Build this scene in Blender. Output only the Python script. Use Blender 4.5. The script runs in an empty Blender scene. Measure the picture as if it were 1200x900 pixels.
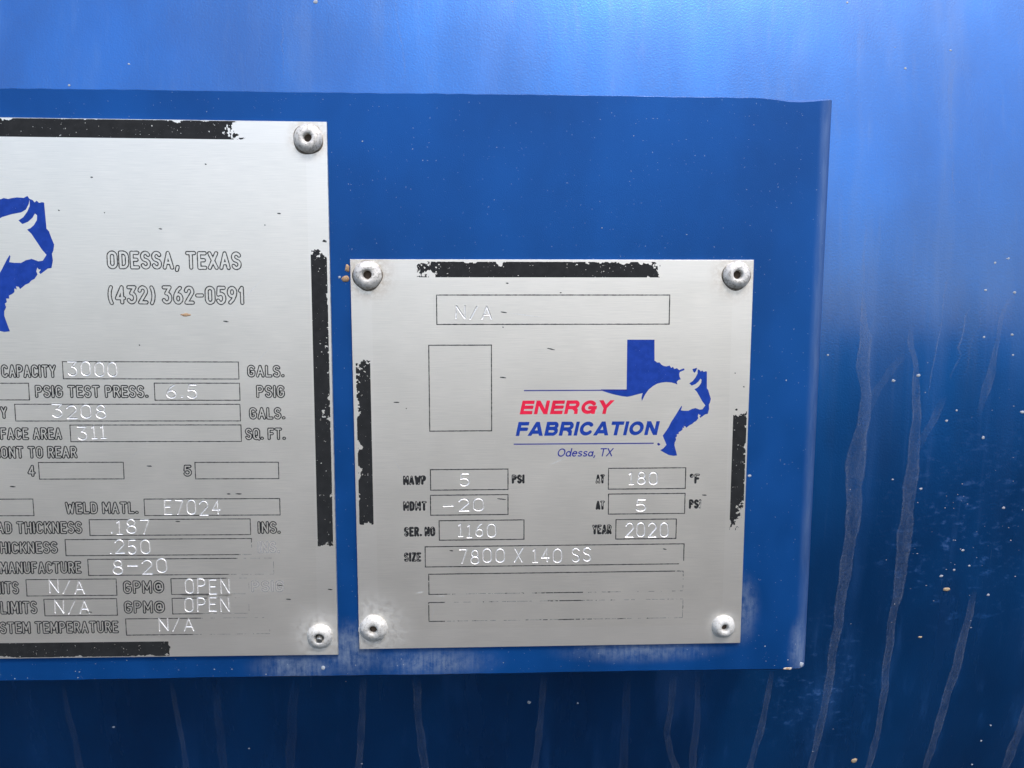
import bpy, bmesh, math, random
import numpy as np
from mathutils import Matrix, Vector

# ------------------------------------------------------------------ camera
sc = bpy.context.scene
col = sc.collection
cam_data = bpy.data.cameras.new('camera')
cam_data.sensor_fit = 'HORIZONTAL'
cam_data.sensor_width = 36.0
cam_data.lens = 27.03
cam_data.clip_start = 0.01
cam_data.clip_end = 2000.0
cam = bpy.data.objects.new('camera', cam_data)
col.objects.link(cam)
PITCH, YAW, ROLL = (math.radians(a) for a in (-6.595, 2.092, -0.150))
cy, sy, cp, sp, cr, sr = (math.cos(YAW), math.sin(YAW), math.cos(PITCH), math.sin(PITCH), math.cos(ROLL), math.sin(ROLL))
Rz = Matrix(((cy, sy, 0), (-sy, cy, 0), (0, 0, 1)))
Rx = Matrix(((1, 0, 0), (0, cp, -sp), (0, sp, cp)))
Ry = Matrix(((cr, 0, sr), (0, 1, 0), (-sr, 0, cr)))
Rm = Rz @ Rx @ Ry
right, fwd, up = Rm.col[0], Rm.col[1], Rm.col[2]
cam.matrix_world = Matrix(((right.x, up.x, -fwd.x, -0.02209), (right.y, up.y, -fwd.y, -0.24323),
                           (right.z, up.z, -fwd.z, 0.05240), (0, 0, 0, 1)))
sc.camera = cam

# ------------------------------------------------------------------ sky, sun, exposure
SUN_EL, SUN_AZ = math.radians(59.0), math.radians(156.0)      # azimuth clockwise from +Y: behind the camera, to the right
world = bpy.data.worlds.new('World')
sc.world = world
world.use_nodes = True
wn = world.node_tree
bg = wn.nodes['Background']
sky = wn.nodes.new('ShaderNodeTexSky')
sky.sky_type = 'NISHITA'
sky.sun_disc = False
sky.sun_elevation = SUN_EL
sky.sun_rotation = SUN_AZ
sky.air_density = 1.0
sky.dust_density = 2.5
sky.ozone_density = 0.6
wn.links.new(sky.outputs[0], bg.inputs[0])
bg.inputs[1].default_value = 0.10
sun_data = bpy.data.lights.new('sun', 'SUN')
sun_data.energy = 0.8
sun_data.angle = math.radians(10.0)
sun_data.color = (1.0, 0.92, 0.85)
sun = bpy.data.objects.new('sun', sun_data)
col.objects.link(sun)
sd = Vector((math.sin(SUN_AZ) * math.cos(SUN_EL), math.cos(SUN_AZ) * math.cos(SUN_EL), math.sin(SUN_EL)))
sun.rotation_euler = sd.to_track_quat('Z', 'Y').to_euler()
sun.location = sd * 5
sc.view_settings.view_transform = 'Standard'
sc.view_settings.look = 'None'
sc.view_settings.gamma = 1.0
sc.view_settings.use_curve_mapping = False
sc.view_settings.exposure = 1.55

MM = 0.001
random.seed(4)

# ------------------------------------------------------------------ measured layout, millimetres in each plate's own plane
WORDS_1 = [
    ('ODESSA, TEXAS', 27.33, 40.22, 68.24, 45.93),
    ('(432) 362-0591', 27.01, 29.48, 68.65, 35.39),
    ('CAPACITY', -6.79, 6.53, 10.09, 10.8),
    ('GALS.', 68.77, 6.77, 80.45, 10.82),
    ('PSIG TEST PRESS.', 3.1, 0.24, 38.01, 4.41),
    ('PSIG', 71.34, 0.27, 80.4, 4.48),
    ('CAPACITY', -22.5, -6.36, -5.6, -2.32),
    ('GALS.', 68.9, -6.6, 80.33, -2.58),
    ('SURFACE AREA', -15.19, -13.07, 10.72, -8.99),
    ('SQ. FT.', 67.43, -13.18, 80.28, -9.14),
    ('FRONT TO REAR', -13.27, -19.02, 15.02, -14.92),
    ('4', -0.82, -24.92, 1.74, -20.99),
    ('5', 47.65, -24.94, 50.4, -21.07),
    ('WELD MATL.', 10.07, -37.12, 33.07, -32.94),
    ('HEAD THICKNESS', -16.6, -43.51, 15.2, -39.24),
    ('INS.', 70.37, -43.89, 77.79, -39.65),
    ('THICKNESS', -13.62, -50.04, 7.14, -45.83),
    ('INS.', 70.16, -50.36, 77.47, -46.24),
    ('MANUFACTURE', -11.69, -56.69, 14.17, -52.44),
    ('LIMITS', -17.23, -63.4, -5.87, -58.94),
    ('GPM@', 26.83, -63.61, 39.96, -59.03),
    ('PSIG', 67.63, -63.39, 78.32, -59.37),
    ('LIMITS', -12.35, -70.11, -0.53, -65.53),
    ('GPM@', 26.75, -70.22, 39.93, -65.76),
    ('SYSTEM TEMPERATURE', -17.91, -76.75, 24.85, -72.42),
]
BOXES_1 = [
    (12.11, 6.32, 66.18, 11.68),
    (-25.61, -0.34, 1.35, 4.91),
    (39.9, -0.42, 66.29, 4.99),
    (-3.31, -7.01, 66.19, -1.7),
    (13.22, -13.6, 66.28, -8.3),
    (2.79, -25.61, 29.07, -20.24),
    (51.42, -25.69, 77.66, -20.34),
    (-28.49, -37.44, 0.31, -32.04),
    (34.94, -37.61, 77.72, -32.21),
    (17.42, -44.06, 68.15, -38.86),
    (9.51, -50.68, 68.34, -45.36),
    (16.23, -57.28, 75.14, -51.92),
    (-3.59, -63.97, 24.82, -58.5),
    (42.2, -63.86, 67.01, -58.55),
    (1.63, -70.68, 24.63, -65.09),
    (42.26, -70.44, 66.78, -65.16),
    (27.15, -77.47, 73.25, -71.96),
]
STAMPS_1 = [
    ('3000', 13.65, 7.18, 28.79, 11.77),
    ('6.5', 43.55, 0.26, 53.05, 4.72),
    ('3208', 8.0, -6.11, 24.53, -1.78),
    ('311', 15.48, -12.77, 24.17, -8.42),
    ('E7024', 41.24, -37.21, 58.93, -32.32),
    ('.187', 23.98, -43.56, 36.18, -38.79),
    ('.250', 23.37, -50.05, 36.14, -45.31),
    ('8-20', 24.09, -56.74, 41.15, -51.91),
    ('N/A', 3.53, -63.39, 14.68, -58.83),
    ('OPEN', 46.5, -63.65, 60.8, -58.63),
    ('N/A', 4.87, -69.99, 15.93, -65.4),
    ('OPEN', 46.23, -69.76, 60.58, -64.94),
    ('N/A', 37.61, -76.26, 48.95, -71.77),
]
BARS_1 = [
    (-51.6, 79.45, 70.63, 84.92),
    (89.46, -48.34, 94.47, 49.65),
    (-66.85, -84.75, 41.31, -79.74),
]
WORDS_2 = [
    ('MAWP', -48.21, -8.31, -40.83, -5.22),
    ('PSI', -13.22, -8.16, -9.08, -5.15),
    ('AT', 14.03, -8.4, 17.0, -5.37),
    ('*F', 44.77, -8.68, 48.15, -5.36),
    ('MDMT', -48.35, -16.88, -40.74, -13.66),
    ('AT', 14.13, -17.11, 17.13, -14.09),
    ('PSI', 44.8, -17.06, 48.86, -13.91),
    ('SER. NO', -48.21, -25.43, -38.09, -22.18),
    ('YEAR', 13.11, -25.35, 19.49, -22.1),
    ('SIZE', -48.35, -33.88, -42.71, -30.72),
]
BOXES_2 = [
    (-36.82, 43.26, 36.88, 52.46),
    (-39.45, 9.23, -19.67, 36.71),
    (-39.4, -10.08, -14.44, -3.33),
    (18.2, -10.27, 43.45, -3.38),
    (-39.5, -18.37, -14.44, -11.77),
    (18.32, -18.61, 43.45, -11.9),
    (-36.79, -26.75, -9.24, -20.24),
    (20.89, -27.04, 40.79, -20.48),
    (-41.43, -35.7, 43.56, -28.91),
    (-40.38, -45.02, 43.55, -38.17),
    (-40.49, -54.27, 43.68, -47.8),
]
STAMPS_2 = [
    ('N/A', -30.86, 44.77, -19.59, 49.05),
    ('5', -29.94, -9.13, -26.92, -5.0),
    ('180', 24.97, -8.81, 34.31, -4.56),
    ('-20', -35.43, -17.22, -22.36, -12.97),
    ('5', 27.49, -17.73, 30.74, -13.65),
    ('1160', -30.7, -25.82, -18.42, -21.25),
    ('2020', 23.98, -26.38, 38.25, -21.4),
    ('7800 X 140 SS', -30.33, -34.56, 12.74, -29.74),
]
BARS_2 = [
    (-43.76, 57.97, 36.17, 62.85),
    (-62.52, -21.33, -57.92, 34.49),
    (58.48, -26.45, 62.99, 16.76),
]
LOGO = [
    ('ENERGY', -10.95, 14.51, 19.79, 18.93),
    ('FABRICATION', -12.18, 7.49, 34.84, 12.03),
    ('Odessa, TX', 1.41, 0.66, 19.74, 3.25),
    ('lineU', -9.32, 21.98, 23.83, 22.33),
    ('lineL', -12.59, 4.62, 32.75, 4.98),
]
RIVETS_1 = [(89.64, 80.03), (89.54, -78.52)]
RIVETS_2 = [(-58.1, 58.68), (58.03, 58.79), (-58.64, -56.26), (57.56, -57.42)]
STATE_WORN = [(23.55, 38.35), (32.31, 38.33), (32.45, 31.65), (33.29, 31.05), (34.11, 31.05), (34.59, 30.41), (35.38, 29.95), (36.3, 29.77), (37.35, 30.04), (37.92, 29.26), (38.46, 29.67), (38.85, 28.93), (39.76, 29.2), (40.46, 28.56), (41.15, 28.83), (42.06, 29.11), (42.21, 28.56), (41.39, 28.24), (40.71, 27.96), (40.5, 27.28), (40.65, 26.45), (41.09, 25.58), (40.31, 25.35), (39.78, 24.76), (40.03, 23.88), (39.19, 24.3), (38.03, 24.58), (36.42, 24.72), (34.81, 24.55), (33.44, 24.19), (32.08, 23.41), (30.72, 22.27), (29.6, 20.66), (28.94, 19.28), (28.63, 18.64), (28.48, 19.61), (28.81, 21.17), (27.07, 20.76), (25.24, 20.27), (23.87, 20.0), (22.03, 20.24), (19.73, 20.75), (17.43, 21.41), (15.31, 22.15), (15.3, 22.43), (23.65, 22.39)]
STATE_FULL = [(23.55, 38.35), (32.31, 38.33), (32.45, 31.65), (33.29, 31.05), (34.11, 31.05), (34.59, 30.41), (35.38, 29.95), (36.3, 29.77), (37.35, 30.04), (37.92, 29.26), (38.46, 29.67), (38.85, 28.93), (39.76, 29.2), (40.46, 28.65), (41.14, 28.93), (42.07, 28.74), (42.75, 28.92), (43.9, 29.1), (45.28, 29.0), (46.1, 29.41), (46.49, 28.72), (46.24, 27.72), (45.58, 26.57), (44.58, 25.98), (42.7, 25.62), (40.55, 24.98), (39.78, 24.53), (40.03, 23.88), (39.19, 24.3), (38.03, 24.58), (36.42, 24.72), (34.81, 24.55), (33.44, 24.19), (32.08, 23.41), (30.72, 22.27), (29.6, 20.66), (28.94, 19.28), (28.63, 18.64), (28.48, 19.61), (28.81, 21.17), (27.07, 20.76), (25.24, 20.27), (23.87, 20.0), (22.03, 20.24), (19.73, 20.75), (17.43, 21.41), (15.31, 22.15), (15.3, 22.43), (23.65, 22.39)]
COAST = [(46.48, 28.82), (47.14, 28.54), (47.47, 28.08), (47.92, 28.44), (48.44, 27.98), (48.99, 28.16), (49.46, 28.07), (49.62, 22.64), (50.1, 22.04), (50.4, 21.02), (51.01, 19.26), (50.77, 18.02), (50.42, 17.32), (50.55, 15.93), (50.14, 14.31), (49.4, 14.22), (48.58, 13.62), (47.76, 13.02), (47.47, 13.39), (47.88, 13.95), (47.41, 14.04), (47.17, 14.42), (46.91, 13.63), (47.12, 12.93), (46.45, 12.0), (45.76, 11.64), (45.22, 11.08), (44.39, 10.71), (43.26, 9.79), (43.01, 10.26), (42.45, 10.4), (42.56, 9.7), (42.09, 9.93), (42.02, 9.14), (41.57, 8.77), (40.83, 8.4), (40.85, 7.75), (40.2, 7.75), (40.31, 7.01), (39.85, 6.68), (40.06, 5.89), (39.62, 5.05), (39.55, 4.11), (39.85, 2.94), (40.51, 0.73), (39.31, 0.59), (37.67, 0.94), (36.26, 1.7), (34.94, 2.5), (35.99, 3.11), (36.94, 4.27), (36.4, 5.54), (35.91, 6.62), (35.66, 7.32), (36.56, 8.57), (37.46, 9.96), (38.34, 11.82), (39.68, 13.9), (41.01, 16.21), (41.59, 17.04), (41.69, 16.67), (41.35, 15.52), (42.42, 15.37), (43.8, 15.36), (44.95, 15.96), (46.1, 16.23), (47.5, 15.72), (48.42, 15.85), (49.27, 17.1), (48.35, 18.26), (47.38, 19.88), (46.41, 21.5), (45.56, 22.38), (46.29, 22.7), (47.05, 23.35), (47.72, 24.4), (47.83, 25.41), (47.4, 25.78), (46.87, 24.91), (45.88, 24.04), (44.65, 23.54), (43.89, 24.28), (44.93, 24.97), (45.82, 26.11), (46.43, 27.35)]
HORN_BLOT = [(44.73, 28.87), (45.13, 27.95), (45.55, 27.67), (45.99, 28.36), (46.29, 29.27), (45.83, 29.18), (45.28, 29.0)]
LOGO_DOT = [(33.87, 4.62), (34.23, 4.94), (34.7, 4.71), (34.89, 4.33), (34.44, 3.96), (34.06, 4.24)]
LOGO1 = (1.43, -61.12, 20.00)
SCRATCH_1 = [(23.85, 67.79, 24.61, 67.8), (43.51, 52.61, 44.53, 52.51), (79.62, 57.56, 80.65, 57.49), (75.62, 54.04, 75.87, 53.92), (62.08, 24.45, 63.64, 24.22), (-6.42, -27.93, -4.85, -28.07), (36.33, -21.45, 37.92, -21.54), (75.87, -60.97, 78.05, -61.28), (78.75, -65.76, 80.4, -65.89), (92.47, -62.56, 93.85, -62.72), (44.59, -39.57, 45.93, -39.66), (61.11, -30.61, 62.18, -30.67), (63.8, -30.59, 65.68, -30.65), (58.21, 72.14, 58.71, 71.89), (14.75, -69.46, 16.63, -69.62), (-5.86, -83.39, -5.32, -83.4), (27.34, 57.34, 27.59, 57.21), (35.84, 17.0, 36.08, 16.74), (13.62, 57.97, 14.11, 57.72)]
SCRATCH_2 = [(-16.64, 47.18, -14.75, 46.91), (-2.02, 35.7, 0.43, 35.15), (-16.94, 26.49, -15.04, 26.27), (-50.72, 18.63, -48.97, 18.54), (-46.92, 16.64, -46.67, 16.56), (49.15, -12.5, 50.56, -12.6), (-17.84, -13.08, -15.08, -13.41), (-33.45, -30.21, -32.34, -30.37), (1.93, 53.18, 2.47, 53.18), (-15.01, 56.19, -14.21, 56.11), (-16.1, 42.48, -15.84, 42.21), (36.62, -30.5, 37.76, -30.8), (58.52, 27.58, 58.8, 27.44), (61.45, 23.15, 61.87, 23.0)]
FLAKES_1 = [(50.63, 26.33)] 
DRIPS = [
    (0.55, [(118.4, 56.1, 1.25), (118.8, 45.1, 2.5), (119.5, 35.6, 5.62), (119.7, 26.1, 6.24), (120.9, 16.4, 4.68), (121.1, 6.7, 5.62), (119.1, -6.5, 8.44), (118.8, -19.8, 8.77), (120.0, -30.1, 6.91), (118.7, -52.8, 5.69), (118.1, -72.8, 4.78), (117.6, -89.8, 4.17), (117.5, -111.7, 3.9), (116.3, -132.7, 3.62), (115.6, -148.2, 2.66)]),
    (0.4, [(125.8, 48.3, 1.25), (124.6, 45.8, 2.81), (122.9, 40.4, 3.75), (119.6, 34.0, 3.75)]),
    (0.45, [(136.8, 33.1, 1.56), (134.4, 29.9, 3.43), (130.4, 25.4, 4.68), (124.8, 16.4, 4.06), (121.9, 9.9, 4.37), (119.0, 3.4, 4.37)]),
    (0.55, [(137.0, 42.0, 1.56), (137.0, 35.6, 2.5), (139.5, 26.1, 2.5), (140.3, 18.0, 3.75), (141.1, 6.6, 4.06), (141.1, -4.9, 5.63), (141.1, -16.6, 6.26), (140.7, -30.2, 6.28), (140.9, -47.7, 6.94), (140.8, -62.0, 4.76), (139.9, -76.8, 3.83), (140.2, -92.1, 3.86), (141.1, -108.1, 3.57), (141.5, -128.9, 2.96), (140.9, -141.1, 3.98), (140.0, -148.8, 2.67)]),
    (0.5, [(152.0, 15.7, 1.87), (150.5, 13.1, 3.43), (148.1, 6.6, 3.75), (144.3, -0.6, 3.75), (142.2, -6.6, 3.75)]),
    (0.5, [(171.8, -62.4, 1.9), (171.2, -67.9, 3.18), (170.4, -81.1, 4.15), (169.0, -100.5, 4.84), (167.6, -112.6, 4.23), (166.9, -125.2, 4.26), (166.0, -136.0, 3.96), (165.3, -149.4, 2.67)]),
    (0.4, [(203.0, -113.3, 3.9), (202.4, -125.9, 4.92), (201.3, -139.0, 5.29), (199.8, -150.3, 4.0)]),
    (0.9, [(150.4, 60.0, 0.63), (149.7, 57.2, 0.94), (148.9, 53.1, 0.5), (148.6, 43.6, 0.38), (147.0, 32.5, 0.37), (145.6, 22.8, 0.37), (144.9, 13.1, 0.31)]),
    (0.8, [(176.4, 55.4, 0.94), (175.2, 53.1, 1.88), (172.5, 49.0, 1.56), (170.9, 42.7, 1.88), (170.5, 37.2, 1.87), (169.3, 30.8, 2.81), (168.8, 24.4, 3.75), (167.3, 18.0, 4.37), (165.8, 11.4, 3.12), (164.6, 6.5, 1.87)]),
    (0.7, [(160.0, 50.9, 0.47), (158.9, 47.7, 0.56), (157.4, 45.2, 0.78), (157.2, 41.4, 0.56), (156.5, 36.6, 0.62), (155.4, 33.4, 0.94), (156.6, 30.2, 0.5), (154.5, 26.0, 0.69), (153.1, 22.8, 0.81), (153.3, 20.6, 0.56)]),
    (0.5, [(164.2, 51.5, 0.38), (162.8, 46.1, 0.47), (163.4, 42.0, 0.37), (161.0, 38.2, 0.37), (159.7, 32.5, 0.37), (159.5, 26.0, 0.37), (157.0, 19.6, 0.37)]),
    (0.4, [(114.6, 64.6, 0.94), (112.6, 57.7, 1.25), (109.8, 53.6, 0.94), (105.1, 51.4, 0.94)]),
    (0.5, [(168.7, 53.1, 0.47), (169.3, 46.8, 0.63), (169.4, 40.4, 0.78)]),
    (0.45, [(-144.9, -97.7, 1.61), (-144.4, -104.7, 2.26), (-144.2, -114.6, 2.28), (-143.6, -126.8, 2.3), (-143.8, -141.7, 2.65)]),
    (0.25, [(-186.1, -97.0, 1.61), (-186.6, -111.7, 2.6), (-185.6, -123.8, 2.95), (-186.0, -140.7, 3.31)]),
    (0.5, [(-69.9, -97.5, 3.22), (-70.9, -112.0, 2.92), (-72.1, -124.3, 3.6), (-74.2, -143.4, 2.99)]),
    (0.45, [(-49.1, -97.9, 4.19), (-48.9, -116.5, 3.58), (-47.8, -129.0, 3.94), (-46.5, -144.1, 4.32)]),
    (0.4, [(1.4, -97.6, 2.9), (1.0, -113.5, 2.93), (-0.1, -127.9, 3.28), (-1.5, -145.3, 3.65)]),
    (0.45, [(53.6, -98.5, 3.22), (53.8, -112.5, 3.25), (52.8, -127.0, 2.95), (54.8, -135.6, 3.63), (59.0, -146.8, 3.66)]),
    (0.35, [(63.6, -98.7, 2.58), (64.8, -118.9, 2.94), (64.8, -131.5, 3.95), (65.1, -146.9, 3.33)]),
    (0.4, [(93.4, -97.6, 2.26), (93.0, -111.2, 2.92), (92.2, -123.6, 3.27), (90.4, -136.4, 3.3), (89.5, -147.5, 3.0)]),
    (0.2, [(35.0, -98.2, 3.55), (35.5, -122.4, 3.92), (35.5, -146.2, 4.32)]),
    (0.16, [(-97.1, -99.7, 4.19), (-99.5, -119.6, 4.57), (-102.0, -142.8, 4.64)]),
    (0.2, [(-127.6, -99.2, 2.9), (-128.2, -118.9, 3.92), (-128.6, -142.1, 3.98)]),
    (0.6, [(-94.4, 154.0, 0.33), (-94.0, 143.8, 0.39), (-94.8, 141.3, 0.58), (-93.9, 138.5, 0.42), (-93.8, 131.1, 0.51), (-94.1, 126.5, 0.38)]),
    (0.55, [(-54.1, 160.0, 0.49), (-53.7, 153.7, 0.49), (-52.8, 147.5, 0.65), (-51.5, 142.2, 0.48), (-50.6, 135.1, 0.58), (-50.3, 126.8, 0.51)]),
    (0.5, [(-44.5, 160.2, 0.49), (-44.2, 153.9, 0.59), (-44.5, 149.2, 0.42)]),
    (0.35, [(-87.9, 142.3, 0.48), (-88.1, 139.8, 0.48)]),
    (0.3, [(151.9, 142.6, 1.94), (150.2, 126.7, 1.92), (150.4, 114.2, 1.27), (150.7, 101.6, 0.95)]),
    (0.7, [(151.3, 103.2, 0.48), (151.0, 96.9, 0.63), (151.7, 90.7, 0.69), (151.2, 84.4, 0.44)]),
    (0.5, [(119.3, 92.0, 0.47), (119.9, 87.4, 0.63), (119.3, 85.2, 0.47)]),
    (0.45, [(117.8, 82.7, 0.63), (118.8, 76.4, 0.94), (118.1, 67.1, 0.94), (118.4, 54.6, 0.94)]),
    (0.3, [(144.5, 76.6, 0.63), (144.0, 71.9, 0.94), (143.8, 67.2, 0.63)]),
    (0.35, [(165.2, 98.6, 0.47), (164.6, 93.9, 0.63)]),
]
SPOTS = [(160.1, -62.5, 2.85), (133.8, -142.5, 2.82), (152.3, -83.3, 1.6), (185.4, -145.8, 1.0), (186.8, -133.4, 0.99), (189.2, -125.7, 0.82), (164.5, -46.1, 1.26), (162.1, -54.3, 1.11), (157.3, -56.8, 1.58), (177.4, -65.1, 1.27), (168.0, -52.6, 0.95), (181.9, 8.8, 1.87), (152.8, 5.6, 1.25), (156.4, 9.5, 0.94), (167.6, -1.0, 1.25), (175.7, 38.2, 1.25), (176.6, 30.5, 0.94), (165.0, 37.2, 0.94), (164.7, 54.7, 1.25), (175.8, 53.8, 1.25), (167.9, 64.8, 0.94), (173.0, 66.4, 0.94), (131.3, 20.9, 1.56), (140.7, 22.8, 1.56), (133.8, -17.2, 0.94), (145.2, -21.0, 1.25), (178.6, -28.8, 1.26), (-169.8, -118.9, 1.31), (-117.5, -130.4, 0.99), (-72.6, -139.1, 0.99), (-4.2, -110.5, 1.62), (15.5, -111.3, 0.97), (-148.3, 133.8, 0.96), (-82.6, 157.3, 1.63), (112.5, 160.3, 0.98), (133.6, 136.0, 0.97), (150.9, 142.9, 0.97), (-169.0, 125.9, 0.96), (105.9, 30.5, 0.94)]

# ------------------------------------------------------------------ object helpers
def tag(o, label=None, cat=None, group=None, kind=None):
    for k, v in (('label', label), ('category', cat), ('group', group), ('kind', kind)):
        if v: o[k] = v
    return o

def empty(name, loc, roty=0.0):
    o = bpy.data.objects.new(name, None)
    o.empty_display_size = 0.02
    o.location = loc
    o.rotation_euler = (0, roty, 0)
    col.objects.link(o)
    return o

def mesh_obj(name, verts, faces, mats, parent=None, smooth=False, mat_idx=None):
    me = bpy.data.meshes.new(name)
    me.from_pydata([tuple(float(c) * MM for c in v) for v in verts], [], faces)
    for m in (mats if isinstance(mats, (list, tuple)) else [mats]):
        me.materials.append(m)
    if mat_idx is not None:
        me.polygons.foreach_set('material_index', np.asarray(mat_idx, dtype=np.int32))
    if smooth:
        me.polygons.foreach_set('use_smooth', np.ones(len(me.polygons), dtype=bool))
    me.update()
    o = bpy.data.objects.new(name, me)
    col.objects.link(o)
    if parent: o.parent = parent
    return o

# ------------------------------------------------------------------ node helpers
class NT:
    def __init__(self, name):
        self.m = bpy.data.materials.new(name)
        self.m.use_nodes = True
        self.t = self.m.node_tree
        self.b = self.t.nodes['Principled BSDF']
        tc = self.t.nodes.new('ShaderNodeTexCoord')
        vm = self.t.nodes.new('ShaderNodeVectorMath'); vm.operation = 'SCALE'
        vm.inputs['Scale'].default_value = 1000.0
        self.t.links.new(tc.outputs['Object'], vm.inputs[0])
        self.co = vm.outputs[0]                                  # millimetres
        sx = self.t.nodes.new('ShaderNodeSeparateXYZ')
        self.t.links.new(self.co, sx.inputs[0])
        self.x, self.y, self.z = sx.outputs
    def set(self, sock, v):
        s = self.b.inputs[sock]
        if hasattr(v, 'links') or hasattr(v, 'is_linked'): self.t.links.new(v, s)
        else: s.default_value = v
        return self
    def _in(self, s, v):
        if hasattr(v, 'is_linked'): self.t.links.new(v, s)
        else: s.default_value = v
    def math(self, op, a, b=0.0, c=0.0, clamp=False):
        n = self.t.nodes.new('ShaderNodeMath'); n.operation = op; n.use_clamp = clamp
        for i, v in enumerate((a, b, c)): self._in(n.inputs[i], v)
        return n.outputs[0]
    def scaled(self, vec):
        n = self.t.nodes.new('ShaderNodeVectorMath'); n.operation = 'MULTIPLY'
        self.t.links.new(self.co, n.inputs[0]); n.inputs[1].default_value = vec
        return n.outputs[0]
    def noise(self, vec, detail=3.0, rough=0.55, dist=0.0):
        n = self.t.nodes.new('ShaderNodeTexNoise')
        self.t.links.new(self.scaled(vec), n.inputs['Vector'])
        n.inputs['Scale'].default_value = 1.0; n.inputs['Detail'].default_value = detail
        n.inputs['Roughness'].default_value = rough; n.inputs['Distortion'].default_value = dist
        return n.outputs['Fac']
    def ramp(self, f, a, b, lo=0.0, hi=1.0):
        n = self.t.nodes.new('ShaderNodeMapRange'); n.interpolation_type = 'SMOOTHSTEP'
        self._in(n.inputs[0], f)
        for i, v in zip((1, 2, 3, 4), (a, b, lo, hi)): n.inputs[i].default_value = v
        return n.outputs[0]
    def mix(self, f, a, b):
        n = self.t.nodes.new('ShaderNodeMix'); n.data_type = 'RGBA'
        self._in(n.inputs[0], f)
        for s, v in ((n.inputs[6], a), (n.inputs[7], b)):
            if hasattr(v, 'is_linked'): self.t.links.new(v, s)
            else: s.default_value = (*v, 1.0)
        return n.outputs[2]
    def bump(self, h, strength, dist_mm):
        n = self.t.nodes.new('ShaderNodeBump')
        n.inputs['Strength'].default_value = strength; n.inputs['Distance'].default_value = dist_mm * MM
        self.t.links.new(h, n.inputs['Height'])
        if self.b.inputs['Normal'].is_linked:
            self.t.links.new(self.b.inputs['Normal'].links[0].from_socket, n.inputs['Normal'])
        self.t.links.new(n.outputs[0], self.b.inputs['Normal'])
        return self
    def spot(self, x, z, r0, r1, sx=1.0, sz=1.0):
        """1 inside r0, 0 beyond r1 round the point (x, z), in mm"""
        dx = self.math('MULTIPLY', self.math('SUBTRACT', self.x, x), 1.0 / sx)
        dz = self.math('MULTIPLY', self.math('SUBTRACT', self.z, z), 1.0 / sz)
        d = self.math('SQRT', self.math('ADD', self.math('MULTIPLY', dx, dx), self.math('MULTIPLY', dz, dz)))
        return self.ramp(d, r0, r1, 1.0, 0.0)
    def vmax(self, *fs):
        r = fs[0]
        for f in fs[1:]: r = self.math('MAXIMUM', r, f)
        return r

# ------------------------------------------------------------------ materials
def blue_paint(name, grain, grain_amp, tone):
    n = NT(name)
    mott = n.noise((0.02, 0.02, 0.012), 4)
    c = n.mix(n.ramp(mott, 0.3, 0.7), tuple(k * t * 0.88 for k, t in zip(BLUE_A, tone)), tuple(k * t * 1.08 for k, t in zip(BLUE_B, tone)))
    n.set('Roughness', 0.5).set('IOR', 1.5)
    n.set('Coat Weight', 0.0)
    n.bump(n.noise((grain, grain, grain), 2), 0.35, grain_amp)
    return n, c

BLUE_A, BLUE_B = (0.006, 0.102, 0.385), (0.008, 0.120, 0.44)

def tank_paint():
    n, c = blue_paint('tank_blue_paint', 1.5, 0.20, (0.5, 0.92, 0.88))
    n.set('Coat IOR', 1.55).set('Coat Weight', 1.0).set('Coat Roughness', n.ramp(n.noise((0.07, 0.07, 0.005), 5, 0.65), 0.3, 0.7, 0.12, 0.30))
    # runs of dust washed down the shell, and dust caught in patches
    wash = n.ramp(n.noise((0.055, 0.055, 0.0035), 4, 0.6), 0.52, 0.78)
    fine = n.ramp(n.noise((0.28, 0.28, 0.006), 3, 0.6), 0.55, 0.85)
    dust = n.math('ADD', n.math('MULTIPLY', wash, 0.10), n.math('MULTIPLY', fine, 0.07))
    pat = n.math('MULTIPLY', n.ramp(n.noise((0.20, 0.20, 0.32), 6, 0.75), 0.53, 0.70),
                 n.vmax(n.spot(168, 702, 5, 62, 1.0, 1.0), n.spot(110, 640, 0, 40, 1.0, 1.3)))
    dust = n.math('ADD', dust, n.math('MULTIPLY', pat, 0.22))
    c = n.mix(dust, c, (0.17, 0.22, 0.32))
    n.set('Base Color', c).set('Metallic', n.math('SUBTRACT', 0.8, n.math('MULTIPLY', dust, 2.0), clamp=True))
    r = n.math('ADD', n.math('MULTIPLY', dust, 0.5), n.ramp(n.noise((0.03, 0.03, 0.006), 4), 0.3, 0.7, 0.32, 0.42))
    n.set('Roughness', r)
    return n.m

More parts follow.
